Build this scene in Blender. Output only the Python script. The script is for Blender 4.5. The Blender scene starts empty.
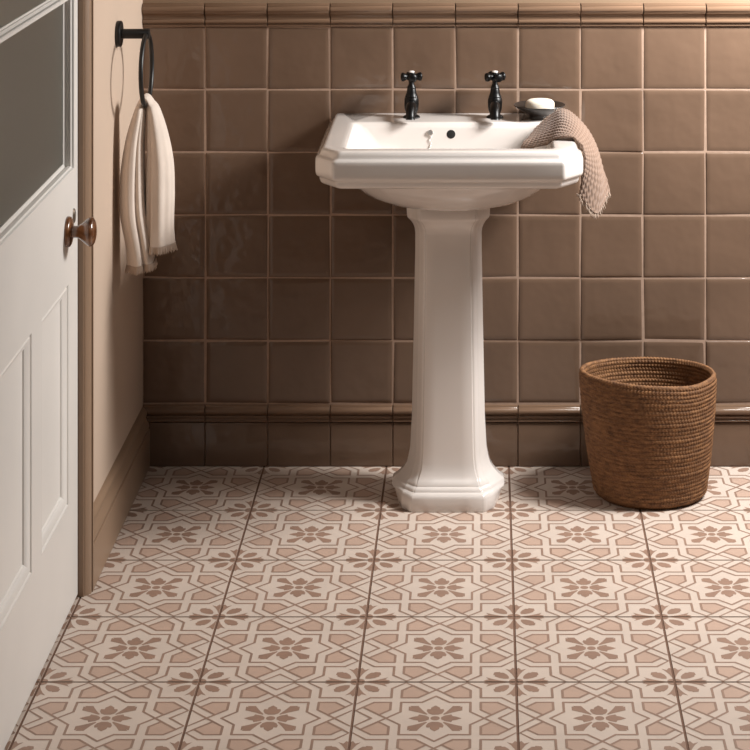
import bpy, bmesh, math, random
from mathutils import Vector, Matrix
random.seed(7)
PI = math.pi
C = bpy.context.scene.collection
sin, cos = math.sin, math.cos

# ------------------------------------------------------------------ camera
F = 2144.0; H = 1.81; XV = 484.0; YV = -265.0; WD = 5.31
cam = bpy.data.cameras.new('camera'); co = bpy.data.objects.new('camera', cam); C.objects.link(co)
co.location = (0, -WD, H); co.rotation_euler = (PI/2, 0, 0)
cam.sensor_fit = 'HORIZONTAL'; cam.sensor_width = 36; cam.lens = F/750*36
cam.shift_x = (375-XV)/750; cam.shift_y = -(375-YV-.5)/750
cam.clip_start = .05
bpy.context.scene.camera = co

def pt(px, py, d):            # photo measurement at distance d from the camera -> room coordinates
    return Vector(((px-XV)*d/F, d-WD, H-(py-YV)*d/F))

# ------------------------------------------------------------------ materials
def s2l(c):
    return tuple(((v/255)/12.92 if v/255 <= .04045 else ((v/255+.055)/1.055)**2.4) for v in c)

def mat(name, rgb, rough=.5, noise=0.0, nscale=8, bump=0.0, bscale=20, bdist=.002, coat=0.0, metal=0.0, spec=.5,
        stretch=(1, 1, 1), detail=3, rgb2=None, sheen=0, sub=0, rnoise=0):
    m = bpy.data.materials.new(name); m.use_nodes = True
    nt = m.node_tree; b = nt.nodes['Principled BSDF']
    lin = s2l(rgb)
    b.inputs['Base Color'].default_value = (*lin, 1)
    b.inputs['Roughness'].default_value = rough
    b.inputs['Metallic'].default_value = metal
    b.inputs['Specular IOR Level'].default_value = spec
    b.inputs['Coat Weight'].default_value = coat
    b.inputs['Coat Roughness'].default_value = .06
    if sheen:
        b.inputs['Sheen Weight'].default_value = sheen; b.inputs['Sheen Roughness'].default_value = .5
    if sub:
        b.inputs['Subsurface Weight'].default_value = sub; b.inputs['Subsurface Radius'].default_value = (.004, .003, .002)
    tc = nt.nodes.new('ShaderNodeTexCoord'); mp = nt.nodes.new('ShaderNodeMapping')
    mp.inputs['Scale'].default_value = stretch
    nt.links.new(tc.outputs['Object'], mp.inputs['Vector'])
    if noise or rgb2:
        n = nt.nodes.new('ShaderNodeTexNoise'); n.inputs['Scale'].default_value = nscale; n.inputs['Detail'].default_value = detail
        nt.links.new(mp.outputs['Vector'], n.inputs['Vector'])
        r = nt.nodes.new('ShaderNodeValToRGB')
        r.color_ramp.elements[0].position = .3; r.color_ramp.elements[1].position = .7
        if rgb2:
            l2 = s2l(rgb2); r.color_ramp.elements[0].color = (*l2, 1); r.color_ramp.elements[1].color = (*lin, 1)
        else:
            r.color_ramp.elements[0].color = (*[v*(1-noise) for v in lin], 1)
            r.color_ramp.elements[1].color = (*[min(1, v*(1+noise)) for v in lin], 1)
        nt.links.new(n.outputs['Fac'], r.inputs['Fac']); nt.links.new(r.outputs['Color'], b.inputs['Base Color'])
        if rnoise:
            mr = nt.nodes.new('ShaderNodeMapRange'); mr.inputs['To Min'].default_value = rough-rnoise; mr.inputs['To Max'].default_value = rough+rnoise
            nt.links.new(n.outputs['Fac'], mr.inputs['Value']); nt.links.new(mr.outputs['Result'], b.inputs['Roughness'])
    if bump:
        n2 = nt.nodes.new('ShaderNodeTexNoise'); n2.inputs['Scale'].default_value = bscale; n2.inputs['Detail'].default_value = 2
        nt.links.new(mp.outputs['Vector'], n2.inputs['Vector'])
        bp = nt.nodes.new('ShaderNodeBump'); bp.inputs['Strength'].default_value = bump; bp.inputs['Distance'].default_value = bdist
        nt.links.new(n2.outputs['Fac'], bp.inputs['Height']); nt.links.new(bp.outputs['Normal'], b.inputs['Normal'])
        if coat: nt.links.new(bp.outputs['Normal'], b.inputs['Coat Normal'])
    return m

M = {}
M['tile'] = mat('glazed brown wall tile', (104, 83, 68), .34, noise=.10, nscale=5, bump=.6, bscale=15, bdist=.0045, spec=.15, coat=.6)
M['tile'].node_tree.nodes['Principled BSDF'].inputs['Coat IOR'].default_value = 1.5
M['grout'] = mat('wall grout', (160, 134, 116), .85, noise=.1, nscale=60)
M['dado'] = mat('glazed brown moulding', (116, 92, 74), .2, noise=.06, nscale=6, bump=.2, bscale=12, bdist=.001, spec=.3)
M['paint_wall'] = mat('beige wall paint', (190, 168, 149), .75, noise=.03, nscale=3, bump=.1, bscale=150, bdist=.0005)
M['paint_upper'] = mat('olive beige wall paint', (138, 114, 91), .7, noise=.03, nscale=3)
M['paint_trim'] = mat('taupe gloss woodwork paint', (144, 118, 96), .38, noise=.03, nscale=2, bump=.08, bscale=90, bdist=.0004)
M['paint_door'] = mat('white door paint', (222, 217, 211), .38, noise=.025, nscale=5, bump=.12, bscale=45, bdist=.0006)
M['f_base'] = mat('floor tile cream', (202, 186, 173), .5, noise=.04, nscale=9)
M['f_tan'] = mat('floor tile blush', (184, 157, 140), .5, noise=.05, nscale=9)
M['f_line'] = mat('floor tile brown print', (148, 121, 105), .5, noise=.07, nscale=14)
M['f_flower'] = mat('floor tile flower print', (148, 119, 102), .5, noise=.07, nscale=14)
M['f_grout'] = mat('floor grout', (112, 84, 68), .9, noise=.1, nscale=60)
M['ceramic'] = mat('white glazed ceramic', (218, 210, 204), .12, noise=.01, nscale=4, coat=.5)
M['black'] = mat('black metal', (8, 7, 7), .36, spec=.28, noise=.1, nscale=20, bump=.1, bscale=60, bdist=.0005)
M['black_matt'] = mat('matt black metal', (20, 18, 17), .42, noise=.1, nscale=30)
M['dark'] = mat('dark hole', (10, 8, 7), .6, noise=.1)
M['chrome'] = mat('chrome', (235, 232, 228), .35, metal=1, noise=.02)
M['pewter'] = mat('aged metal', (120, 108, 96), .35, metal=.8, noise=.1, nscale=60)
M['knob'] = mat('polished brown wood', (132, 86, 52), .22, rgb2=(70, 38, 22), nscale=16, stretch=(1, 1, 4), coat=.6)
M['linen'] = mat('cream linen', (214, 199, 186), .9, noise=.05, nscale=14, bump=.5, bscale=420, bdist=.0005, sheen=.3)
M['knit'] = mat('taupe waffle cotton', (124, 101, 86), .95, noise=.07, nscale=90, bump=.3, bscale=400, bdist=.0005, sheen=.2)
M['fringe'] = mat('pale cotton fringe', (176, 156, 140), .95, noise=.06, nscale=60)
M['soap'] = mat('ivory soap', (236, 224, 208), .4, noise=.02, nscale=10, sub=.2)
M['dish'] = mat('charcoal stoneware', (40, 33, 29), .35, noise=.12, nscale=30)
M['seagrass'] = mat('seagrass', (140, 98, 60), .75, rgb2=(84, 52, 27), nscale=55, stretch=(1, 1, 3), detail=6, bump=.4, bscale=260, bdist=.001)
M['threshold'] = mat('dark floorboards', (60, 44, 34), .6, noise=.1)
# frosted glass
g = mat('frosted glass', (176, 172, 160), .38, noise=.03, nscale=2, spec=.4)
g.node_tree.nodes['Principled BSDF'].inputs['Transmission Weight'].default_value = .93
M['glass'] = g

# ------------------------------------------------------------------ mesh helpers
def obj(name, verts, faces, material, parent=None, smooth=False, mi=None, loc=None):
    me = bpy.data.meshes.new(name)
    me.from_pydata([tuple(v) for v in verts], [], faces)
    mats = material if isinstance(material, (list, tuple)) else [material]
    for m in mats: me.materials.append(m)
    if mi: me.polygons.foreach_set('material_index', mi)
    if smooth: me.polygons.foreach_set('use_smooth', [True]*len(me.polygons))
    me.update()
    o = bpy.data.objects.new(name, me); C.objects.link(o)
    if parent: o.parent = parent
    return o

def fixn(o):
    bm = bmesh.new(); bm.from_mesh(o.data); bmesh.ops.recalc_face_normals(bm, faces=bm.faces); bm.to_mesh(o.data); bm.free(); return o

def autosmooth(o, deg=35):
    bm = bmesh.new(); bm.from_mesh(o.data)
    for f in bm.faces: f.smooth = True
    for e in bm.edges:
        e.smooth = not (len(e.link_faces) == 2 and e.calc_face_angle(0) > math.radians(deg))
    bm.to_mesh(o.data); bm.free(); return o

def bevel(o, w=.002, seg=3, ang=30):
    m = o.modifiers.new('bevel', 'BEVEL'); m.width = w; m.segments = seg; m.limit_method = 'ANGLE'; m.angle_limit = math.radians(ang)
    m.harden_normals = False
    o.data.polygons.foreach_set('use_smooth', [True]*len(o.data.polygons))
    wn = o.modifiers.new('wn', 'WEIGHTED_NORMAL'); wn.keep_sharp = True
    return o

class MB:
    def __init__(s): s.v = []; s.f = []; s.m = []
    def add(s, v, f, m=0):
        n = len(s.v); s.v += [tuple(p) for p in v]; s.f += [tuple(i+n for i in q) for q in f]; s.m += [m]*len(f)
    def box(s, x0, x1, y0, y1, z0, z1, m=0):
        v = [(x0,y0,z0),(x1,y0,z0),(x1,y1,z0),(x0,y1,z0),(x0,y0,z1),(x1,y0,z1),(x1,y1,z1),(x0,y1,z1)]
        s.add(v, [(0,3,2,1),(4,5,6,7),(0,1,5,4),(1,2,6,5),(2,3,7,6),(3,0,4,7)], m)
    def loft(s, loops, closed=True, cap0=False, cap1=False, m=0):
        n = len(loops[0]); v = [p for l in loops for p in l]; f = []
        for i in range(len(loops)-1):
            for j in range(n if closed else n-1):
                k = (j+1) % n
                f.append((i*n+j, i*n+k, (i+1)*n+k, (i+1)*n+j))
        if cap0: f.append(tuple(range(n-1, -1, -1)))
        if cap1: f.append(tuple((len(loops)-1)*n+j for j in range(n)))
        s.add(v, f, m)
    def lathe(s, prof, n=32, c=(0,0,0), axis='Z', m=0, cap=True):
        loops = []
        for r, h in prof:
            l = []
            for j in range(n):
                a = 2*PI*j/n; x, y = r*cos(a), r*sin(a)
                if axis == 'Z': p = (x, y, h)
                elif axis == 'X': p = (h, x, y)
                else: p = (y, h, x)
                l.append((p[0]+c[0], p[1]+c[1], p[2]+c[2]))
            loops.append(l)
        s.loft(loops, True, cap, cap, m)
    def tube(s, pts, r, n=12, m=0, cap=True, closed=False):
        pts = [Vector(p) for p in pts]; loops = []; N = len(pts)
        t0 = (pts[1]-pts[0]).normalized()
        up = Vector((0,0,1)) if abs(t0.z) < .9 else Vector((1,0,0))
        nrm = (up - up.dot(t0)*t0).normalized()
        for i, p in enumerate(pts):
            a = pts[(i-1) % N] if (closed or i) else pts[0]; b = pts[(i+1) % N] if (closed or i < N-1) else pts[-1]
            t = (b-a).normalized(); nrm = (nrm - nrm.dot(t)*t).normalized(); bi = t.cross(nrm)
            rr = r(i/(N-1)) if callable(r) else r
            loops.append([p+nrm*cos(2*PI*j/n)*rr+bi*sin(2*PI*j/n)*rr for j in range(n)])
        if closed: loops.append(loops[0]); cap = False
        s.loft(loops, True, cap, cap, m)
    def build(s, name, material, parent=None, smooth=False):
        o = obj(name, s.v, s.f, material, parent, smooth, s.m); fixn(o); return o

def empty(name, loc=(0,0,0)):
    o = bpy.data.objects.new(name, None); C.objects.link(o); o.location = loc; o.empty_display_size = .05; return o
def tag(o, label=None, cat=None, group=None, kind=None):
    if label: o['label'] = label
    if cat: o['category'] = cat
    if group: o['group'] = group
    if kind: o['kind'] = kind
    return o
def par(o, root):                      # geometry is built in room coordinates; keep it there under its parent
    o.parent = root; o.matrix_parent_inverse = Matrix.Translation(-root.location); return o
def catmull(P, n):
    out = []; N = len(P)
    for i in range(N-1):
        p0 = P[max(i-1,0)]; p1 = P[i]; p2 = P[i+1]; p3 = P[min(i+2,N-1)]
        for k in range(n):
            t = k/n
            out.append([.5*((2*b)+(-a+c)*t+(2*a-5*b+4*c-d)*t*t+(-a+3*b-3*c+d)*t**3) for a,b,c,d in zip(p0,p1,p2,p3)])
    out.append(list(P[-1])); return out

XL = -.8452       # left wall surface
XR = 1.75         # as far right as we build
# ------------------------------------------------------------------ floor
T = .3031; GX = -.8478; GY = -(WD-4.403)       # grout corner
def build_floor():
    b = MB()
    b.box(-1.30, XR+.2, -3.6, .02, -.04, -.0018, 4)
    hg = .0026; h = T/2-hg
    W = .0165
    def quad_line(P, z, tr):
        for (a, c) in zip(P[:-1], P[1:]):
            a = Vector(a); c = Vector(c); d = (c-a)
            if d.length < 1e-6: continue
            d.normalize(); n = Vector((-d.y, d.x))*W
            e = d*W*.55
            q = [a-n-e, c-n+e, c+n+e, a+n-e]
            yield [(tr(p)[0], tr(p)[1], z) for p in q]
    def clampu(p): return (max(-1, min(1, p[0])), max(-1, min(1, p[1])))
    cols = range(-1, 9); rows = range(-7, 4)
    petC = [(.075,.03),(.12,.075),(.20,.105),(.215,.06),(.26,.045),(.33,0),(.26,-.045),(.215,-.06),(.20,-.105),(.12,-.075),(.075,-.03)]
    petN = [(.095,.04),(.13,.085),(.20,.11),(.25,.10),(.245,.06),(.29,.055),(.35,0),(.29,-.055),(.245,-.06),(.25,-.10),(.20,-.11),(.13,-.085),(.095,-.04)]
    diag = [(.095,.11),(.15,.20),(.20,.30),(.215,.335),(.32,.335),(.30,.30),(.335,.32),(.335,.215),(.30,.20),(.20,.15),(.11,.095)]
    leaf = [(.075,.085),(.075,.14),(.10,.20),(.145,.255),(.18,.255),(.19,.275),(.255,.265),(.265,.255),(.275,.19),(.255,.18),(.255,.145),(.20,.10),(.14,.075),(.085,.075)]
    spike = [(.095,0),(.20,.03),(.29,.07),(.37,.12),(.335,.055),(.40,.022),(.38,0)]
    for ci in cols:
        for ri in rows:
            cx = GX+(ci+.5)*T; cy = GY+(ri+.5)*T
            if cx-h > XR+.2: continue
            y1 = min(cy+h, -.0005)
            b.box(cx-h, cx+h, cy-h, y1, -.006, 0, 0)
            LR = 'C' if ci % 2 == 0 else 'S'
            TB = 'S' if LR == 'C' else 'C'
            def mk(swap, sx, sy):
                def tr(p):
                    u, v = clampu(p)
                    if swap: u, v = v, u
                    return (cx+u*sx*h, min(cy+v*sy*h, y1))
                return tr
            for swap in (0, 1):
                typ = TB if swap else LR
                for sx in (1, -1):
                    for sy in (1, -1):
                        tr = mk(swap, sx, sy)
                        kite = [(.565,.227),(.70,.092),(.908,.30),(.773,.435),(.565,.435)]
                        b.add([(*tr(p), .00012) for p in kite], [tuple(range(5))], 1)
                        L = [[(0+.435,.435),(.435,.173),(.608,0)],
                             [(.565,.435),(.565,.227),(.70,.092)],
                             [(.70,.092),(.908,.30)], [(.792,0),(1,.208)],
                             [(.565,.435),(.773,.435),(.908,.30)],
                             [(.565,.565),(.827,.565),(1,.392)]]
                        L.append([(.608,0),(.70,.092)] if typ == 'C' else [(.70,.092),(.792,0)])
                        L.append([(.908,.30),(1,.208)] if typ == 'C' else [(.908,.30),(1,.392)])
                        for li, P in enumerate(L):
                            for qi, q in enumerate(quad_line(P, .00022+.00003*((li*3+swap*4) % 11)+.000016*(sx > 0)+.000008*(sy > 0), tr)):
                                b.add([(x, y, z+.00001*qi) for x, y, z in q], [(0,1,2,3)], 2)
                        # petals
                        if (sx if swap else sy) == 1:
                            pet = petN if swap else petC
                            b.add([(*tr(p), .00022) for p in pet], [tuple(range(len(pet)))], 3)
                        if not swap:
                            b.add([(*tr(p), .00022) for p in diag], [tuple(range(len(diag)))], 3)
                            b.add([(*tr((1-p[0], 1-p[1])), .00022) for p in leaf], [tuple(range(len(leaf)))], 3)
                            q = [(0,0)]+[(.075*cos(a*PI/12), .075*sin(a*PI/12)) for a in range(7)]
                            b.add([(*tr((1-p[0], 1-p[1])), .00022) for p in q], [tuple(range(len(q)))], 3)
                        b.add([(*tr((1-p[0], 1-p[1])), .00022) for p in spike], [tuple(range(len(spike)))], 3)
            b.add([(cx+.058*h*cos(a*PI/8), cy+.058*h*sin(a*PI/8), .00022) for a in range(16)], [tuple(range(16))], 3)
    o = obj('floor', b.v, b.f, [M['f_base'], M['f_tan'], M['f_line'], M['f_flower'], M['f_grout']], None, False, b.m)
    # every printed polygon faces up
    bm = bmesh.new(); bm.from_mesh(o.data)
    for f in bm.faces:
        f.normal_update()
        if f.normal.z < -.5 and f.calc_center_median().z > -.001: f.normal_flip()
    bm.to_mesh(o.data); bm.free()
    return tag(o, 'patterned cream and blush floor tiles with brown flowers and interlaced bands', kind='structure')
build_floor()

# ------------------------------------------------------------------ back wall
PX = .15485; PZ = .1556; Z0 = .1553
def build_back():
    b = MB()
    b.box(XL-.3, XR, .0012, .12, 0, 2.6, 1)      # core, grout coloured
    b.box(XL-.3, XR, -.001, .004, 1.146, 2.6, 2)
    # one grid patch per tile: pillowed edges and a slightly uneven glaze
    ts = [0, .006, .014, .028, .09, .3, .5, .7, .91, .972, .986, .994, 1]
    def dep(t):
        e = min(t, 1-t)*PX
        return -.0030*max(0, 1-e/.0042)**1.7
    g = .0007
    r = random.Random(3)
    nc = int((XR-XL)/PX)+1
    for row in range(6):
        for c in range(nc):
            x0 = XL+c*PX+g; z0 = Z0+row*PZ+g; w = PX-2*g; hh = PZ-2*g
            tx, tz = r.uniform(-.0008,.0008), r.uniform(-.0008,.0008)
            base = r.uniform(-.0006,.0003); q = [[r.uniform(-.00022,.00022) for _ in range(13)] for _ in range(13)]
            v = []
            for i, s in enumerate(ts):
                for j, t in enumerate(ts):
                    k = min(dep(s), dep(t))
                    inner = q[i][j] if 3 < i < 9 and 3 < j < 9 else 0
                    v.append((x0+s*w, -(base+k+inner+(s-.5)*tx*2+(t-.5)*tz*2+.0005), z0+t*hh))
            f = [(i*13+j, (i+1)*13+j, (i+1)*13+j+1, i*13+j+1) for i in range(12) for j in range(12)]
            b.add(v, f, 0)
    o = obj('wall_back', b.v, b.f, [M['tile'], M['grout'], M['paint_upper']], None, True, b.m)
    for p in o.data.polygons:
        if p.material_index: p.use_smooth = False
    tag(o, kind='structure')
    return o
build_back()

def tile_mould(name, prof, x0, x1, mt, label):
    # moulded ceramic pieces, one per tile width, with a thin joint between
    b = MB(); n = int((x1-x0)/PX)+1
    r = random.Random(5)
    for c in range(n):
        a = x0+c*PX+.0011; e = min(x0+(c+1)*PX-.0011, x1)
        dy = r.uniform(-.0004, .0004)
        ends = [(a, .0016), (a+.0012, 0), (e-.0012, 0), (e, .0016)]
        loops = [[(xx, min(-(y-ins)+dy, .003), z) for (y, z) in prof] for xx, ins in ends]
        b.loft(loops, False, False, False, 0)
        # end faces
        for xx, ins in (ends[0], ends[-1]):
            b.add([(xx, min(-(y-ins)+dy, .003), z) for (y, z) in prof]+[(xx, .003, prof[-1][1]), (xx, .003, prof[0][1])], [tuple(range(len(prof)+2))], 0)
    o = b.build(name, [mt]); autosmooth(o, 40)
    return tag(o, label, kind='structure')
def arc(cy, cz, r, a0, a1, n=8):
    return [(cy+r*cos(math.radians(a0+(a1-a0)*i/n)), cz+r*sin(math.radians(a0+(a1-a0)*i/n))) for i in range(n+1)]
# top rail z 1.091..1.147
top = [(0, 1.0905)] + arc(.0045, 1.0928, .0022, -80, 80, 6) + [(.0045, 1.0955), (.0048, 1.0968), (.0075, 1.0980)] + arc(.007, 1.1032, .0054, -70, 75, 8) + \
      [(.0075, 1.1090), (.0068, 1.1120), (.0075, 1.1160), (.0105, 1.1200), (.0150, 1.1228), (.0178, 1.1238), (.0178, 1.1250)] + arc(.0150, 1.1340, .0082, -60, 70, 8) + \
      [(.0160, 1.1432), (.0160, 1.1450), (.0120, 1.1468), (0, 1.1478)]
tile_mould('trim_1', top, XL, XR, M['dado'], 'glazed brown moulded tile rail capping the tiled wall')
bot = [(0, .1100)] + arc(.0050, .1138, .0026, -80, 80, 6) + [(.0048, .1172), (.0048, .1205)] + arc(.0072, .1250, .0030, -80, 80, 6) + \
      [(.0065, .1288), (.0075, .1305)] + arc(.0070, .1385, .0078, -65, 70, 8) + [(.0075, .1470), (.0055, .1500), (.0050, .1520), (0, .1532)]
tile_mould('trim_2', bot, XL, XR, M['dado'], 'glazed brown beaded tile strip above the bottom row')
sk = [(.002, .001), (.0040, .003), (.0040, .1065), (.0030, .1085), (.0010, .1092)]
tile_mould('baseboard_back', sk, XL, XR, M['tile'], 'bottom row of brown skirting tiles')

# ------------------------------------------------------------------ left wall, skirting, door surround, door
DF = -(WD-4.500); DN = DF-.83          # far and near edge of the door (y)
XD = -.853                             # door face
DH = 2.0
def build_left():
    b = MB()
    b.box(XL-.12, XL, DF+.006, .0, 0, 2.6)
    b.box(XL-.12, XL, -3.6, DN-.006, 0, 2.6)
    b.box(XL-.12, XL, DN-.006, DF+.006, DH+.01, 2.6)
    o = b.build('wall_left', [M['paint_wall']]); tag(o, kind='structure')
build_left()
CW = .034
def skirt(name, y0, y1):
    x = XL
    p = [(0,.001),(.0185,.001),(.0185,.093),(.0172,.0945),(.0135,.0950),(.0130,.0975),(.0165,.0985),(.0170,.103),(.0150,.110),(.0110,.117),(.0090,.123),(.0085,.1280),(.0112,.1290),(.0125,.134),(.0118,.140),(.0090,.1445),(.0040,.1475),(0,.149)]
    b = MB(); b.loft([[(x+a, y, z) for a, z in p] for y in (y0, y1)], True, True, True)
    o = b.build(name, [M['paint_trim']]); autosmooth(o, 30); tag(o, kind='structure'); return o
skirt('baseboard_left', DF+.008+CW, -.0005-.004)
skirt('baseboard_left_near', -3.6, DN-.008-CW).name = 'baseboard_left.001'
def casing():
    # profile across the width (w from the opening outwards, t out from the wall)
    p = [(0,-.006),(0,.0035),(.0008,.0048),(.0030,.0052),(.0036,.0022),(.0050,.0022),(.0056,.0060),(.0090,.0098),(.013,.0132),(.0175,.0160),(.021,.0170),(.0228,.0165),(.0234,.0070),(.0268,.0070),(.0275,.0185),(.0335,.0190),(.034,.0175),(.034,-.002)]
    b = MB()
    a, e, t = DF+.004, DN-.004, DH+.006
    loops = []
    def L(y, z, dy, dz): return [(XL+q, y+dy*w, z+dz*w) for w, q in p]
    b.loft([L(a,0,1,0), L(a,t,1,1), L(e,t,-1,1), L(e,0,-1,0)], True, True, True)
    # lining of the opening, with the rebate the door closes on
    b.box(XL-.12, XL-.001, DF+.0035, DF+.006, 0, DH+.006); b.box(XL-.12, XL-.001, DN-.006, DN-.0035, 0, DH+.006)
    b.box(XL-.12, XL-.001, DN-.004, DF+.004, DH+.004, DH+.008)
    b.box(XL-.12, XD-.043, DF-.012, DF+.004, 0, DH+.004); b.box(XL-.12, XD-.043, DN-.004, DN+.012, 0, DH+.004)
    o = b.build('trim_3', [M['paint_trim']]); autosmooth(o, 30)
    tag(o, 'taupe painted moulded door surround', kind='structure')
casing()

def door():
    root = empty('door_1', (XD, (DF+DN)/2, 0)); tag(root, 'white panelled door with frosted glass upper half', kind='structure')
    b = MB(); zb = .008
    far, near = DF, DN; st = .100
    x1 = XD; x0 = XD-.040
    pf, pn = far-.1, near+.1        # inner edges of the stiles
    m0, m1 = -(WD-4.043), -(WD-4.13)
    z1, z2, z3 = .229, .687, .909
    sg = .040                       # upper stile (stepped in beside the glass)
    gf, gn = far-sg, near+sg
    b.box(x0, x1, pf, far, zb, z3); b.box(x0, x1, near, pn, zb, z3)
    b.box(x0, x1, gf, far, z3, DH); b.box(x0, x1, near, gn, z3, DH)
    b.box(x0, x1, pn, pf, zb, z1); b.box(x0, x1, pn, pf, z2, z3)
    b.box(x0, x1, gn, gf, DH-.10, DH)
    b.box(x0, x1, m0, m1, z1, z2)
    o = b.build('door_frame', [M['paint_door']]); par(o, root)
    # sunk panels with moulded borders
    prof = [(0,0),(.003,.0005),(.005,-.003),(.0075,-.0035),(.010,-.001),(.017,-.003),(.024,-.0085),(.026,-.0085),(.028,-.012),(.031,-.012)]
    for (a, e) in ((pn, m0), (m1, pf)):
        b = MB(); loops = []
        for w, q in prof:
            loops.append([(x1+q, a+w, z1+w), (x1+q, e-w, z1+w), (x1+q, e-w, z2-w), (x1+q, a+w, z2-w)])
        b.loft(loops, True, False, True)
        o = b.build('door_panel', [M['paint_door']]); autosmooth(o, 25); par(o, root)
        # make sure it faces the room
        if sum(p.normal.x for p in o.data.polygons) < 0: o.data.flip_normals()
    # glass opening: moulded reveal, horizontal glazing bar, two panes
    rev = [(0,0),(.0015,.0005),(.0025,-.0015),(.003,-.004),(.006,-.006),(.0065,-.012),(.0045,-.0145),(.0045,-.0175),(.009,-.0185),(.011,-.0205),(.011,-.024)]
    zt = DH-.10
    b = MB(); loops = []
    for w, q in rev: loops.append([(x1+q, gn+w, z3+w), (x1+q, gf-w, z3+w), (x1+q, gf-w, zt-w), (x1+q, gn+w, zt-w)])
    b.loft(loops, True, False, False)
    bar = [(.012,-.024),(.012,-.0195),(.009,-.0175),(.009,-.0145),(.005,-.010),(.0048,-.004),(.003,-.002),(-.003,-.002),(-.0048,-.004),(-.005,-.010),(-.009,-.0145),(-.009,-.0175),(-.012,-.0195),(-.012,-.024)]
    zc = 1.269
    b.loft([[(x1+q, y, zc+w) for w, q in bar] for y in (gn+.008, gf-.008)], True, True, True)
    o = b.build('glazing_bar', [M['paint_door']]); autosmooth(o, 30); par(o, root)
    for za, ze in ((z3+.009, zc-.009), (zc+.009, zt-.009)):
        b = MB(); b.box(x1-.0265, x1-.0215, gn+.008, gf-.008, za, ze)
        o = b.build('glass_pane', [M['glass']]); par(o, root)
    # knob
    kc = (XD, -(WD-4.385), .795)
    kr = empty('door_knob', kc); kr.parent = root; kr.location = Vector(kc)-root.location
    def parK(o): o.parent = kr; o.matrix_parent_inverse = Matrix.Translation(-Vector(kc)); return o
    b = MB(); b.lathe([(.0001,0),(.0310,0),(.0315,.003),(.030,.007),(.026,.0095),(.020,.0110),(.013,.0125)], 40, kc, 'X')
    o = b.build('rosette', [M['knob']]); autosmooth(o, 50); parK(o)
    b = MB(); b.lathe([(.0125,.008),(.0120,.018),(.0130,.024),(.0170,.030),(.0225,.0365),(.0275,.0430),(.0300,.0480),(.0290,.0530),(.0225,.0570),(.014,.0590),(.005,.0602),(.0001,.0603)], 40, kc, 'X')
    o = b.build('grip', [M['knob']]); autosmooth(o, 60); parK(o)
    ke = (XD, -(WD-4.455), .812)
    b = MB(); b.lathe([(.0001,0),(.0125,0),(.0125,.0015),(.010,.0035),(.0001,.0042)], 28, (0,0,0), 'X')
    b.v = [(x+ke[0], y*.75+ke[1], z*1.25+ke[2]) for x,y,z in b.v]
    o = b.build('keyhole_cover', [M['pewter']]); autosmooth(o, 40); par(o, root)
door()
# dim passage behind the frosted glass
b = MB(); b.box(-2.1, -2.06, -3.6, .35, 0, 2.6); b.box(-2.06, XL-.12, .31, .35, 0, 2.6); o = b.build('wall_passage', [M['paint_trim']]); tag(o, 'passage wall behind the glazed door', kind='structure')

# ------------------------------------------------------------------ wash basin
BX = -.079
def oct_loop(hw, yb, yf, cx, cy, z, bx=.0, by=.0, r=.005, ell=0.0, x0=BX):
    # rounded eight-sided outline; front corners cut by (cx, cy), back corners by (bx, by)
    P = [(-hw+cx, yf), (hw-cx, yf), (hw, yf+cy), (hw, yb-by), (hw-bx, yb), (-hw+bx, yb), (-hw, yb-by), (-hw, yf+cy)]
    out = []; n = 8
    for i in range(n):
        p0 = Vector(P[i-1]); p = Vector(P[i]); p1 = Vector(P[(i+1) % n])
        d0 = (p0-p); d1 = (p1-p); l0, l1 = d0.length, d1.length
        rr0 = min(r, l0*.45); rr1 = min(r, l1*.45)
        a = p+(d0.normalized()*rr0 if l0 > 1e-7 else Vector((0,0))); c = p+(d1.normalized()*rr1 if l1 > 1e-7 else Vector((0,0)))
        for k in range(5):
            t = k/4; out.append((1-t)**2*a+2*t*(1-t)*p+t*t*c)
        q0 = c; q1 = p1; l = l1
        e = p1-(d1.normalized()*min(r, l*.45) if l > 1e-7 else Vector((0,0)))
        for k in range(1, 6): out.append(q0+(e-q0)*k/6)
    if ell:
        cyy = (yb+yf)/2; ry = (yb-yf)/2
        o2 = []
        for p in out:
            a = math.atan2((p.y-cyy)/ry, p.x/hw); e = Vector((hw*cos(a), cyy+ry*sin(a)))
            o2.append(p*(1-ell)+e*ell)
        out = o2
    return [(p.x+x0, p.y, z) for p in out]
ZR = .872; YF = -.484; HW = .284
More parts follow.
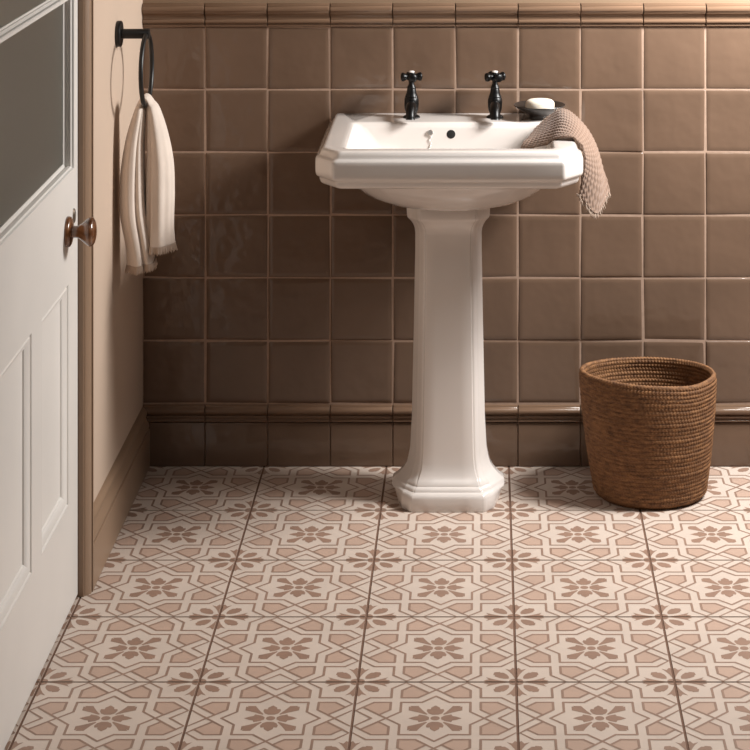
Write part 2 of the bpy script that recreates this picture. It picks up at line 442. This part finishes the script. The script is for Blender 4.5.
def basin():
    root = empty('wash_basin', (BX, -.2, .70))
    tag(root, 'white ceramic washbasin with cut corners and two black taps, on the pedestal', 'washbasin')
    L = []
    # underside of the bowl, from the pedestal joint upwards
    bel = [(.02,.03,.6972,1),(.088,.060,.6974,1),(.115,.085,.7000,1),(.158,.12,.7100,.98),(.200,.155,.7280,.95),(.230,.180,.7490,.9),(.249,.195,.768,.8),(.260,.203,.7850,.7)]
    yc = -.235
    for hw, ry, z, e in bel: L.append(oct_loop(hw, min(yc+ry,-.02), yc-ry, .05*hw/.2, .05*hw/.2, z, .05*hw/.2, .05*hw/.2, .01, e))
    prof = [(-.030,.7865),(-.012,.786),(.000,.7870),(.006,.7895),(.0095,.794),(.0115,.800),(.0120,.8045),(.0150,.807),(.0185,.810),(.0200,.815),(.0205,.822),(.0205,.842),(.0200,.848),(.0180,.852),
            (.0130,.8545),(.0105,.8575),(.0095,.8615),(.0070,.8665),(.0040,.8700),(.000,.8718),(-.004,.872),(-.012,.8722)]
    for o_, z in prof:
        ybk = -.0015-max(0, -o_)*0
        k = .414*o_
        L.append(oct_loop(HW+o_, ybk, YF-o_, .040+k*.5, .056+k*.5, z, .003, .003, .007))
    # deck, then over the lip into the bowl
    L.append(oct_loop(.250, -.118, -.462, .016, .020, .8722, .014, .014, .008))
    ins = [(.243,-.122,-.455,.8718),(.238,-.126,-.450,.870),(.235,-.129,-.447,.866),(.232,-.132,-.444,.858),(.222,-.138,-.436,.836),(.205,-.146,-.424,.808),(.180,-.158,-.405,.780),(.145,-.178,-.375,.757),(.10,-.205,-.335,.744),(.05,-.235,-.295,.739),(.016,-.262,-.278,.737)]
    for i, (hw, yb, yf, z) in enumerate(ins):
        t = i/len(ins); c = .010+.07*t*t; c = min(c, hw*.6, (yb-yf)*.3)
        L.append(oct_loop(hw, yb, yf, c, c, z, c, c, .006+.03*t, min(1, t**3*1.35)))
    b = MB(); b.loft(L, True, True, True)
    o = b.build('bowl', [M['ceramic']]); autosmooth(o, 62); par(o, root)
    # overflow and chain stay on the back slope
    n = Vector((0, -1, .28)).normalized()
    def disc(px, py, r, t, m, name, d=5.185, prof=None):
        # centre on the back slope
        zc = H-(py-YV)*d/F; yb = -.132-(.858-zc)*.27
        c = Vector(((px-XV)*(WD+yb)/F, yb, zc))
        rot = n.to_track_quat('Z', 'Y').to_matrix()
        bb = MB(); bb.lathe(prof or [(.0001,-.002),(r,-.002),(r,t*.6),(r*.85,t),(.0001,t)], 28)
        bb.v = [tuple(c+rot@Vector(v)) for v in bb.v]
        o = bb.build(name, [m]); autosmooth(o, 40); par(o, root); return c
    disc(451, 134, .0105, .0008, M['dark'], 'overflow_hole')
    c = disc(430.5, 132.5, .007, .005, M['chrome'], 'chain_stay')
    bb = MB()
    for k in range(14):
        p = c+Vector((.002*sin(k*1.3), -.004-.0009*k, -.004-.0035*k)); rr = .0016
        bb.lathe([(.0001,-rr),(rr*.8,-rr*.6),(rr,0),(rr*.8,rr*.6),(.0001,rr)], 8, tuple(p))
    o = bb.build('plug_chain', [M['chrome']], smooth=True); par(o, root)
    # taps
    for px in (411.5, 495):
        tx = (px-XV)*5.25/F; ty = 5.25-WD; tz = ZR
        tr = empty('tap', (tx, ty, tz)); tr.parent = root; tr.location = Vector((tx,ty,tz))-root.location
        tr['label'] = 'black pillar tap with cross handle'
        def pT(o): o.parent = tr; o.matrix_parent_inverse = Matrix.Translation(-Vector((tx,ty,tz))); return o
        b = MB()
        b.lathe([(.0001,-.001),(.0205,-.001),(.0212,.0015),(.0195,.004),(.0145,.0065),(.0125,.009),(.0135,.012),(.0160,.018),(.0175,.027),(.0178,.040),(.0170,.047),(.0150,.050),(.0158,.052),(.0140,.055),(.0118,.062),(.0108,.070),(.0100,.0715),(.0108,.074),(.0088,.078),(.0066,.083),(.0062,.094)], 32, (tx,ty,tz))
        o = b.build('tap_body', [M['black']]); autosmooth(o, 40); pT(o)
        b = MB()
        path = catmull([(tx,ty,tz+.028),(tx,ty-.02,tz+.032),(tx,ty-.045,tz+.034),(tx,ty-.066,tz+.029),(tx,ty-.078,tz+.016),(tx,ty-.080,tz+.009)], 5)
        b.tube(path, lambda t: .0125-.0022*t if t < .93 else .0115, 20)
        o = b.build('spout', [M['black']]); autosmooth(o, 50); pT(o)
        b = MB(); hz = tz+.100
        b.lathe([(.0001,hz-tz-.010),(.0075,hz-tz-.010),(.0098,hz-tz-.006),(.0105,hz-tz),(.0098,hz-tz+.007),(.0085,hz-tz+.011),(.0001,hz-tz+.0115)], 28, (tx,ty,tz))
        for k in range(4):
            a = k*PI/2+.20+(.25 if px > 450 else 0); d = Vector((cos(a), sin(a), 0))
            pts = [Vector((tx,ty,hz))+d*q for q in (.006,.010,.013,.016,.019,.022,.0245,.0265)]
            rs = [.0080,.0072,.0076,.0090,.0104,.0108,.0098,.005]
            b.tube(pts, lambda t, rs=rs: rs[min(7, int(round(t*7)))], 16)
        o = b.build('cross_handle', [M['black']]); autosmooth(o, 50); pT(o)
        b = MB(); b.lathe([(.0001,.1105),(.0074,.1105),(.0074,.1130),(.0060,.1145),(.0001,.1152)], 24, (tx,ty,tz))
        o = b.build('indicator_button', [M['ceramic']]); autosmooth(o, 50); pT(o); o['label'] = 'white ceramic button'
basin()
bpy.data.objects['wash_basin'].location.z += .0025

# ------------------------------------------------------------------ pedestal
PXC = -.0845
def pedestal():
    L = []
    # z, front y, front half-width, step in, corner half, corner depth, side half-width, side start depth
    def sec(z, yf, a, b_, c, s, c2, st=.004):
        half = [(0, yf), (a*.5, yf), (a-.001, yf), (a, yf+.0005), (a+st*.25, yf+st*.85), (a+st, yf+st), (a+st+.001, yf+st+.0005),
                ((a+st+b_)/2, yf+(st+c)/2), (b_-.0007, yf+c-.0006), (b_, yf+c), (b_+.0004, yf+c+.0008), ((b_+s)/2, yf+(c+c2)/2), (s-.0003, yf+c2-.0008), (s, yf+c2), (s, yf+c2+.001), (s, -.195), (s-.0005, -.193), (s*.76, -.130), (s*.5, -.126)]
        pts = [(x, y) for x, y in half] + [(0, -.126)] + [(-x, y) for x, y in reversed(half[1:])]
        return [(x+PXC, y, z) for x, y in pts]
    S = [ # z, yf, a, b, c, s, c2, step
     (.0005,-.3115,.084,.105,.026,.110,.060,.002),
     (.004, -.3125,.085,.106,.026,.112,.062,.002),
     (.030, -.3125,.085,.106,.026,.120,.070,.002),
     (.036, -.3110,.0840,.105,.026,.126,.074,.002),
     (.040, -.3070,.0815,.102,.025,.1275,.078,.002),
     (.0425,-.3010,.0780,.099,.024,.128,.080,.002),
     (.0470,-.2995,.0770,.098,.024,.1275,.080,.003),
     (.0500,-.2970,.0755,.096,.024,.126,.080,.003),
     (.0525,-.2915,.0730,.093,.023,.121,.078,.003),
     (.0580,-.2900,.0720,.092,.023,.114,.076,.003),
     (.0640,-.2875,.0700,.090,.023,.108,.072,.004),
     (.0740,-.2820,.0660,.086,.022,.100,.066,.005),
     (.0860,-.2780,.0625,.083,.022,.0935,.060,.005),
     (.1000,-.2755,.0605,.081,.022,.095,.054,.005),
     (.1250,-.2735,.0590,.079,.021,.0905,.048,.005),
     (.200,-.2700,.0575,.0765,.020,.0865,.044,.005),
     (.420,-.2580,.0545,.0735,.019,.0820,.040,.005),
     (.610,-.2480,.0520,.0700,.018,.0790,.036,.005),
     (.650,-.2470,.0520,.0700,.018,.0790,.036,.005),
     (.662,-.2490,.0530,.0715,.018,.0805,.036,.005),
     (.672,-.2540,.0560,.0750,.019,.0840,.037,.004),
     (.682,-.2620,.0600,.0800,.020,.0900,.038,.004),
     (.688,-.2690,.0630,.0840,.021,.0950,.040,.003),
     (.691,-.2720,.0645,.0860,.022,.0970,.042,.003),
     (.696,-.2730,.0650,.0865,.022,.0980,.042,.003),
     (.716,-.2735,.0650,.0870,.022,.0990,.042,.003),
     (.7195,-.2720,.0640,.0860,.022,.0980,.042,.003),
     (.7205,-.2690,.0620,.0840,.021,.0960,.042,.003)]
    S = [(z-(.0215 if z > .6 else 0), yf-.004*(z < .06), a, a+(.0165 if z > .09 else .0235 if z < .06 else .019), c*1.05, s_+(.005 if z < .09 else 0), c2, st) for z, yf, a, b_, c, s_, c2, st in S]
    for s in S: L.append(sec(*s))
    b = MB(); b.loft(L, True, True, True)
    o = b.build('basin_pedestal', [M['ceramic']]); autosmooth(o, 42)
    tag(o, 'white ceramic pedestal column with stepped foot standing on the floor under the washbasin', 'pedestal')
pedestal()

# ------------------------------------------------------------------ soap dish and soap
def soap():
    c = ((539.5-XV)*5.235/F, 5.235-WD, ZR+.0035)
    root = empty('soap_dish', c); tag(root, 'shallow dark round dish on back right of the washbasin', 'soap dish')
    b = MB()
    b.lathe([(.0001,0),(.0260,0),(.0265,.002),(.0255,.005),(.0265,.008),(.032,.0125),(.047,.0205),(.0620,.0310),(.0632,.0328),(.0625,.0340),(.0610,.0336),(.045,.0255),(.030,.0175),(.015,.0150),(.0001,.0145)], 56, c)
    o = b.build('dish_bowl', [M['dish']]); autosmooth(o, 50); par(o, root)
    s = MB(); n = 40; loops = []
    for k in range(15):
        ph = -PI/2+PI*k/14; rr = abs(cos(ph))**.55; zz = math.copysign(abs(sin(ph))**.7, sin(ph))
        loops.append([((.0355+.001*sin(3*a))*rr*cos(a)+c[0]+.001, .025*rr*sin(a)+c[1]-.003, .0165*zz+c[2]+.0320) for a in [2*PI*j/n for j in range(n)]])
    s.loft(loops, True, True, True)
    o = s.build('soap_bar', [M['soap']], smooth=True)
    tag(o, 'oval ivory bar of soap lying in the dark dish', 'soap')
soap()

# ------------------------------------------------------------------ cloth over the basin rim
def knit():
    near = [(520,150,5.02),(535,147,5.00),(549,143.5,4.975),(557,139.0,4.955),(568,136.8,4.945),(577,140,4.94),(583.5,148,4.935),(586,160,4.935),(584.5,176,4.935),(580,194,4.935)]
    far  = [(531,134,5.10),(540,124.5,5.13),(551,115.5,5.15),(561,110,5.155),(569,112.5,5.15),(578,119.5,5.13),(588,131,5.10),(597,147,5.07),(604,168,5.05),(611,190,5.04)]
    mid  = [(524,142,5.03),(537,135,5.04),(551,127,5.04),(562,121.5,5.03),(572,123,5.02),(581,130,5.01),(590,143,5.00),(595,160,4.985),(598,184,4.975),(595,213,4.96)]
    A = catmull([list(pt(*p)) for p in near], 14); Bm = catmull([list(pt(*p)) for p in mid], 14); E = catmull([list(pt(*p)) for p in far], 14)
    nv = len(A); nu = 96
    rows = []
    for i in range(nv):
        row = catmull([A[i], Bm[i], E[i]], nu//2)
        rows.append([Vector(p) for p in row])
    # resample lengthwise more finely
    rows2 = []
    for i in range(nv-1):
        for k in (0, .5):
            rows2.append([a.lerp(c, k) for a, c in zip(rows[i], rows[i+1])])
    rows2.append(rows[-1]); rows = rows2; nr = len(rows); nc = len(rows[0])
    # normals
    def nor(i, j):
        a = rows[min(i+1,nr-1)][j]-rows[max(i-1,0)][j]; c = rows[i][min(j+1,nc-1)]-rows[i][max(j-1,0)]
        n = a.cross(c); n.normalize(); return n
    out = []
    # arc lengths for even ribs
    for i in range(nr):
        l = []
        for j in range(nc):
            n = nor(i, j)
            if n.y > 0 and n.z < 0: n = -n
            u = i*.0022; v = j
            # diagonal waffle
            a = i*.36; c = j*.52
            k = .0021*sin(j*.78+i*.20)*(.55+.45*sin(i*.80-j*.12))
            fold = .004*sin(j/nc*PI*2.0+i*.02)*(.5+.5*i/nr)
            l.append(rows[i][j]+n*(k+fold))
        out.append(l)
    f = [(i*nc+j, (i+1)*nc+j, (i+1)*nc+j+1, i*nc+j+1) for i in range(nr-1) for j in range(nc-1)]
    root = empty('hand_cloth', tuple(pt(570,125,5.05)))
    tag(root, 'taupe waffle knit cloth draped over the right rim of the washbasin', 'towel')
    o = obj('cloth_sheet', [p for l in out for p in l], f, [M['knit']], None, True); fixn(o)
    m = o.modifiers.new('thick', 'SOLIDIFY'); m.thickness = .004; m.offset = 0
    par(o, root)
    b = MB(); r = random.Random(2)
    for j in range(0, nc, 2):
        p = out[-1][j]; q = out[-3][j]; d = (p-q).normalized()
        e = p+d*.009+Vector((r.uniform(-.002,.002), r.uniform(-.002,.002), -.002-r.uniform(0,.003)))
        b.tube([p-d*.002, (p+e)/2+Vector((r.uniform(-.001,.001),0,0)), e], .0009, 5)
    for k in range(7):      # loose tassel at the near corner of the hem
        p = out[-1][1]+Vector((.001*k-.003, 0, 0)); e = p+Vector((-.006+r.uniform(-.003,.003), 0, -.004+r.uniform(-.004,.006)))
        b.tube([p, (p+e)/2, e], .0010, 5)
    tp = out[26][nc-2]
    o = b.build('fringe', [M['fringe']], smooth=True); par(o, root)
    b = MB()
    for i in range(34, 92, 2):      # short frayed threads along the upper edge of the folded cloth
        p = out[i][-1]; e = p+Vector((r.uniform(-.004,.001), -.004-r.uniform(0,.004), .001+r.uniform(-.002,.003)))
        b.tube([p, (p+e)/2+Vector((0,0,.001)), e], .0008, 5)
    o = b.build('fringe', [M['fringe']], smooth=True); par(o, root)
    # stitched hem band along the end
    b = MB(); b.tube([out[-3][j]+Vector((0,-.0005,0)) for j in range(0, nc, 3)]+[out[-3][-1]], .0016, 8)
    o = b.build('hem', [M['fringe']], smooth=True); par(o, root)
knit()

# ------------------------------------------------------------------ towel ring and towel
RC_X = -.777; RC_D = 4.935
def ring():
    y = RC_D-WD; z = 1.1175
    root = empty('towel_ring', (XL, y, z)); tag(root, 'black towel ring fixed on the beige wall beside the door', 'towel ring')
    b = MB(); b.lathe([(.0001,0),(.0290,0),(.0300,.002),(.0300,.009),(.0287,.0108),(.0001,.010)], 40, (XL+.0003,y,z+.006), 'X')
    o = b.build('wall_plate', [M['black_matt']]); autosmooth(o, 40); par(o, root)
    b = MB(); b.lathe([(.0001,.009),(.0114,.009),(.0114,.0735),(.0104,.0755),(.0001,.0758)], 28, (XL,y,z+.006), 'X')
    o = b.build('arm', [M['black_matt']]); autosmooth(o, 40); par(o, root)
    R = .081; b = MB(); c = (RC_X, y, z-R+.004)
    b.tube([(c[0], c[1]+R*sin(a*PI/36), c[2]+R*cos(a*PI/36)) for a in range(72)], .0054, 12, closed=True)
    o = b.build('ring', [M['black_matt']], smooth=True); par(o, root)
    return c[2]-R
zring = ring()
def towel():
    y0 = RC_D-WD
    def P(px, py, dy=0): 
        v = pt(px, py, RC_D); return [v.x, y0+dy, v.z]
    zt = zring+.016
    # centre line: hem of the near flap, up over the ring, down the flap by the wall
    CL = [P(159.5,243,-.006), P(159.5,222,-.006), P(160,190,-.006), P(160,160,-.005), P(157.5,132,-.004), P(154,110,-.003), [RC_X+.010, y0, zt-.012], [RC_X, y0, zt+.002], [RC_X-.010, y0, zt-.012],
          P(140.5,112,-.006), P(136,140,-.010), P(134,175,-.012), P(135,210,-.012), P(140,240,-.012), P(143,261,-.012)]
    # half extent across (room width) and along the wall
    EX = [.0335,.0310,.0320,.0300,.0235,.0150,.0100,.0080,.0095,.0140,.0215,.0280,.0300,.0290,.0315]
    EY = [.046,.042,.041,.039,.036,.030,.026,.024,.026,.034,.042,.047,.050,.049,.052]
    D = catmull([c+[a, e] for c, a, e in zip(CL, EX, EY)], 14)
    n = 160; loops = []; N = len(D)
    for i, q in enumerate(D):
        p = Vector(q[:3]); ex, ey = q[3], q[4]
        a = Vector(D[max(i-1,0)][:3]); c = Vector(D[min(i+1,N-1)][:3]); t = (c-a); t.y = 0; t.normalize()
        s = Vector((t.z, 0, -t.x))         # across
        w = Vector((0, 1, 0)); l = []
        u = i/(N-1); side = 1 if u < .5 else -1
        am = .05+.95*min(1, abs(u-.5)*2.4)
        # pleats: a folded outline instead of a round one
        for j in range(n):
            th = 2*PI*j/n
            def dent(c0, w0): return math.exp(-((math.atan2(sin(th-c0), cos(th-c0)))/w0)**2)
            pl = 1+am*(.05*sin(3*th+1.0+1.5*u)+.035*sin(5*th+3*u+side)+.012*sin(9*th+9*u))-am*(.26*dent(4.05+.25*u, .15)+.06*dent(5.35, .25)+(.03 if side > 0 else .09)*dent(5.95-.3*u, .14)+.05*dent(3.3, .16))
            x = ex*cos(th)*pl; y = ey*sin(th)*pl
            l.append(p+s*x*side*side+w*y)
        loops.append(l)
    root = empty('hand_towel', (RC_X, y0, zring)); tag(root, 'cream linen hand towel with frayed ends hanging from the black ring', 'towel')
    # ragged hems, slightly flared and uneven
    b = MB()
    def hem(loop, t0, flare):
        c = sum((Vector(v) for v in loop), Vector())/len(loop)
        inner = [c+(Vector(v)-c)*.93+Vector((0,0,.012)) for v in loop]
        return inner
    L0 = [[Vector(v) for v in l] for l in loops]
    allL = [ [sum(L0[0], Vector())/n+(v-sum(L0[0], Vector())/n)*.55+Vector((0,0,.03)) for v in L0[0]], hem(L0[0],0,1) ]+L0+[hem(L0[-1],0,1), [sum(L0[-1], Vector())/n+(v-sum(L0[-1], Vector())/n)*.55+Vector((0,0,.03)) for v in L0[-1]]]
    b.loft(allL, True, True, True)
    o = b.build('towel_cloth', [M['linen']], smooth=True); par(o, root)
    for li, nxt in ((0, 3), (-1, -4)):
        b = MB(); lp = L0[li]; l3 = L0[nxt]; c = sum(lp, Vector())/n; r = random.Random(4)
        # frill: a wavy skirt below the hem line
        rows = []
        for k in range(6):
            t = k/5
            row = []
            for j in range(n*2):
                v = lp[j//2] if j % 2 == 0 else (lp[j//2]+lp[(j//2+1) % n])/2
                v0 = v+Vector((0,0,.004*(1-t)))
                d = (v-c); d.z = 0; d.normalize()
                wv = sin(j*.62)*.0016*t+sin(j*.23+1)*.0022*t
                row.append(v0+d*(.0006+.0012*t+wv)+Vector((0,0,-.013*t-(.0022*sin(j*1.9)+.0015*sin(j*.7))*(t > .9))))
            rows.append(row)
        b.loft(rows, True)
        o = b.build('frayed_hem', [M['fringe']], smooth=True)
        m = o.modifiers.new('thick', 'SOLIDIFY'); m.thickness = .0012; m.offset = 0
        par(o, root)
towel()

# ------------------------------------------------------------------ basket
def basket():
    cx, cy = .395, 5.116-WD
    nt = 640; nvp = 11; coils = 31; Hh = .291
    verts = []; faces = []
    r = random.Random(9)
    ph = [r.uniform(0, 6.28) for _ in range(coils+2)]; wob = [r.uniform(-.0006, .0012) for _ in range(coils+2)]
    tone = [r.uniform(-1, 1) for _ in range(coils+2)]
    def rad(z):
        t = max(0, z)/Hh
        return .1285+.030*min(1, t/.9)**.8+.003*sin(t*PI)-(.012*(1-min(1, t/.06))**2)
    def wall(sign, thick, z0, z1, nrow):
        rows = []
        for i in range(nrow+1):
            s = i/nrow; z = z0+(z1-z0)*s
            row = []
            for j in range(nt):
                th = 2*PI*j/nt
                spiral = th/(2*PI)
                q = z/Hh*coils+spiral; k = int(math.floor(q)) % (coils+2); h = q-math.floor(q)
                bump = abs(sin(PI*h))**.6*.0019
                # three-strand plait: slanting strands that change direction half way up each coil
                N = 118
                sl = (h if h < .5 else 1-h)*2
                st = sin(N*th+sl*2.4+ph[k])
                bump += .0012*st*(.4+.6*sin(PI*h)) + .0006*sin(N*2.03*th-sl*3+ph[k]*2)
                rr = rad(z)+sign*bump+wob[k]*.6*sign-thick
                t = z/Hh
                # handmade, slightly uneven rim and lean
                lop = t*t
                rx = rr*(1+.010*cos(2*th+.6)*lop)
                x = cx+rx*cos(th)-.006*t+.0015; y = cy+rx*sin(th)*.885
                dz = lop*(.002*sin(th*2+.8)-.004*math.exp(-((math.atan2(sin(th+.9),cos(th+.9)))/.35)**2)+.003*cos(th-PI)-.006*sin(th))+.0008*sin(N*th)*(t > .985)
                row.append((x, y, z+dz))
            rows.append(row)
        return rows
    R1 = wall(1, 0, .001, Hh, coils*nvp)
    R2 = wall(-1, .007, .010, Hh, coils*6)
    b = MB()
    rimc = []
    top = R1[-1]; top2 = R2[-1]
    mid = []
    for a, c in zip(top, top2):
        mid.append(((a[0]+c[0])/2, (a[1]+c[1])/2, (a[2]+c[2])/2+.0040))
    q1 = [(a[0]*.75+m[0]*.25, a[1]*.75+m[1]*.25, a[2]+.003) for a, m in zip(top, mid)]
    q2 = [(a[0]*.75+m[0]*.25, a[1]*.75+m[1]*.25, a[2]+.003) for a, m in zip(top2, mid)]
    c0 = [(cx+(v[0]-cx)*.02, cy+(v[1]-cy)*.02, .001) for v in R1[0]]
    c1 = [(cx+(v[0]-cx)*.02, cy+(v[1]-cy)*.02, .010) for v in R2[0]]
    b.loft([c0]+R1+[q1, mid, q2]+R2[::-1]+[c1], True, True, True)
    o = b.build('woven_basket', [M['seagrass']], smooth=True)
    tag(o, 'round brown plaited seagrass basket standing open on the floor by the tiled wall', 'basket')
basket()

# ------------------------------------------------------------------ lights
def area(name, loc, target, sx, sy, power, col):
    l = bpy.data.lights.new(name, 'AREA'); l.shape = 'RECTANGLE'; l.size = sx; l.size_y = sy; l.energy = power; l.color = col
    o = bpy.data.objects.new(name, l); C.objects.link(o); o.location = loc
    o.rotation_euler = (Vector(target)-Vector(loc)).to_track_quat('-Z', 'Y').to_euler(); return o
area('key_light', (1.38, -.50, 1.64), (-.35, -.50, .6), .40, .40, 27, (1, .985, .965))
area('wall_fill', (1.05, -.50, 1.72), (.68, 0, 1.10), .32, .32, 43, (1, .985, .965))  # extra source, added to brighten the upper right tiles
area('side_light', (2.5, -1.9, 2.2), (-.3, -1.2, .1), .8, .8, 3, (1, .97, .94))
area('overhead_fill', (.2, -2.2, 2.6), (.1, -1.7, 0), .9, .9, 4, (1, .97, .94))  # soft fill added overhead for the floor and basin front, not a fixture
area('passage_fill', (-1.7, -1.9, 1.9), (-1.2, 0, 1.1), .5, .5, 5, (1, .98, .94))  # unseen source added behind the door to backlight the frosted glass
w = bpy.data.worlds.new('world'); bpy.context.scene.world = w; w.use_nodes = True
w.node_tree.nodes['Background'].inputs['Color'].default_value = (1, .88, .78, 1)
w.node_tree.nodes['Background'].inputs['Strength'].default_value = .012

vs = bpy.context.scene.view_settings
vs.view_transform = 'Standard'; vs.look = 'None'; vs.exposure = 0; vs.gamma = 1; vs.use_curve_mapping = False
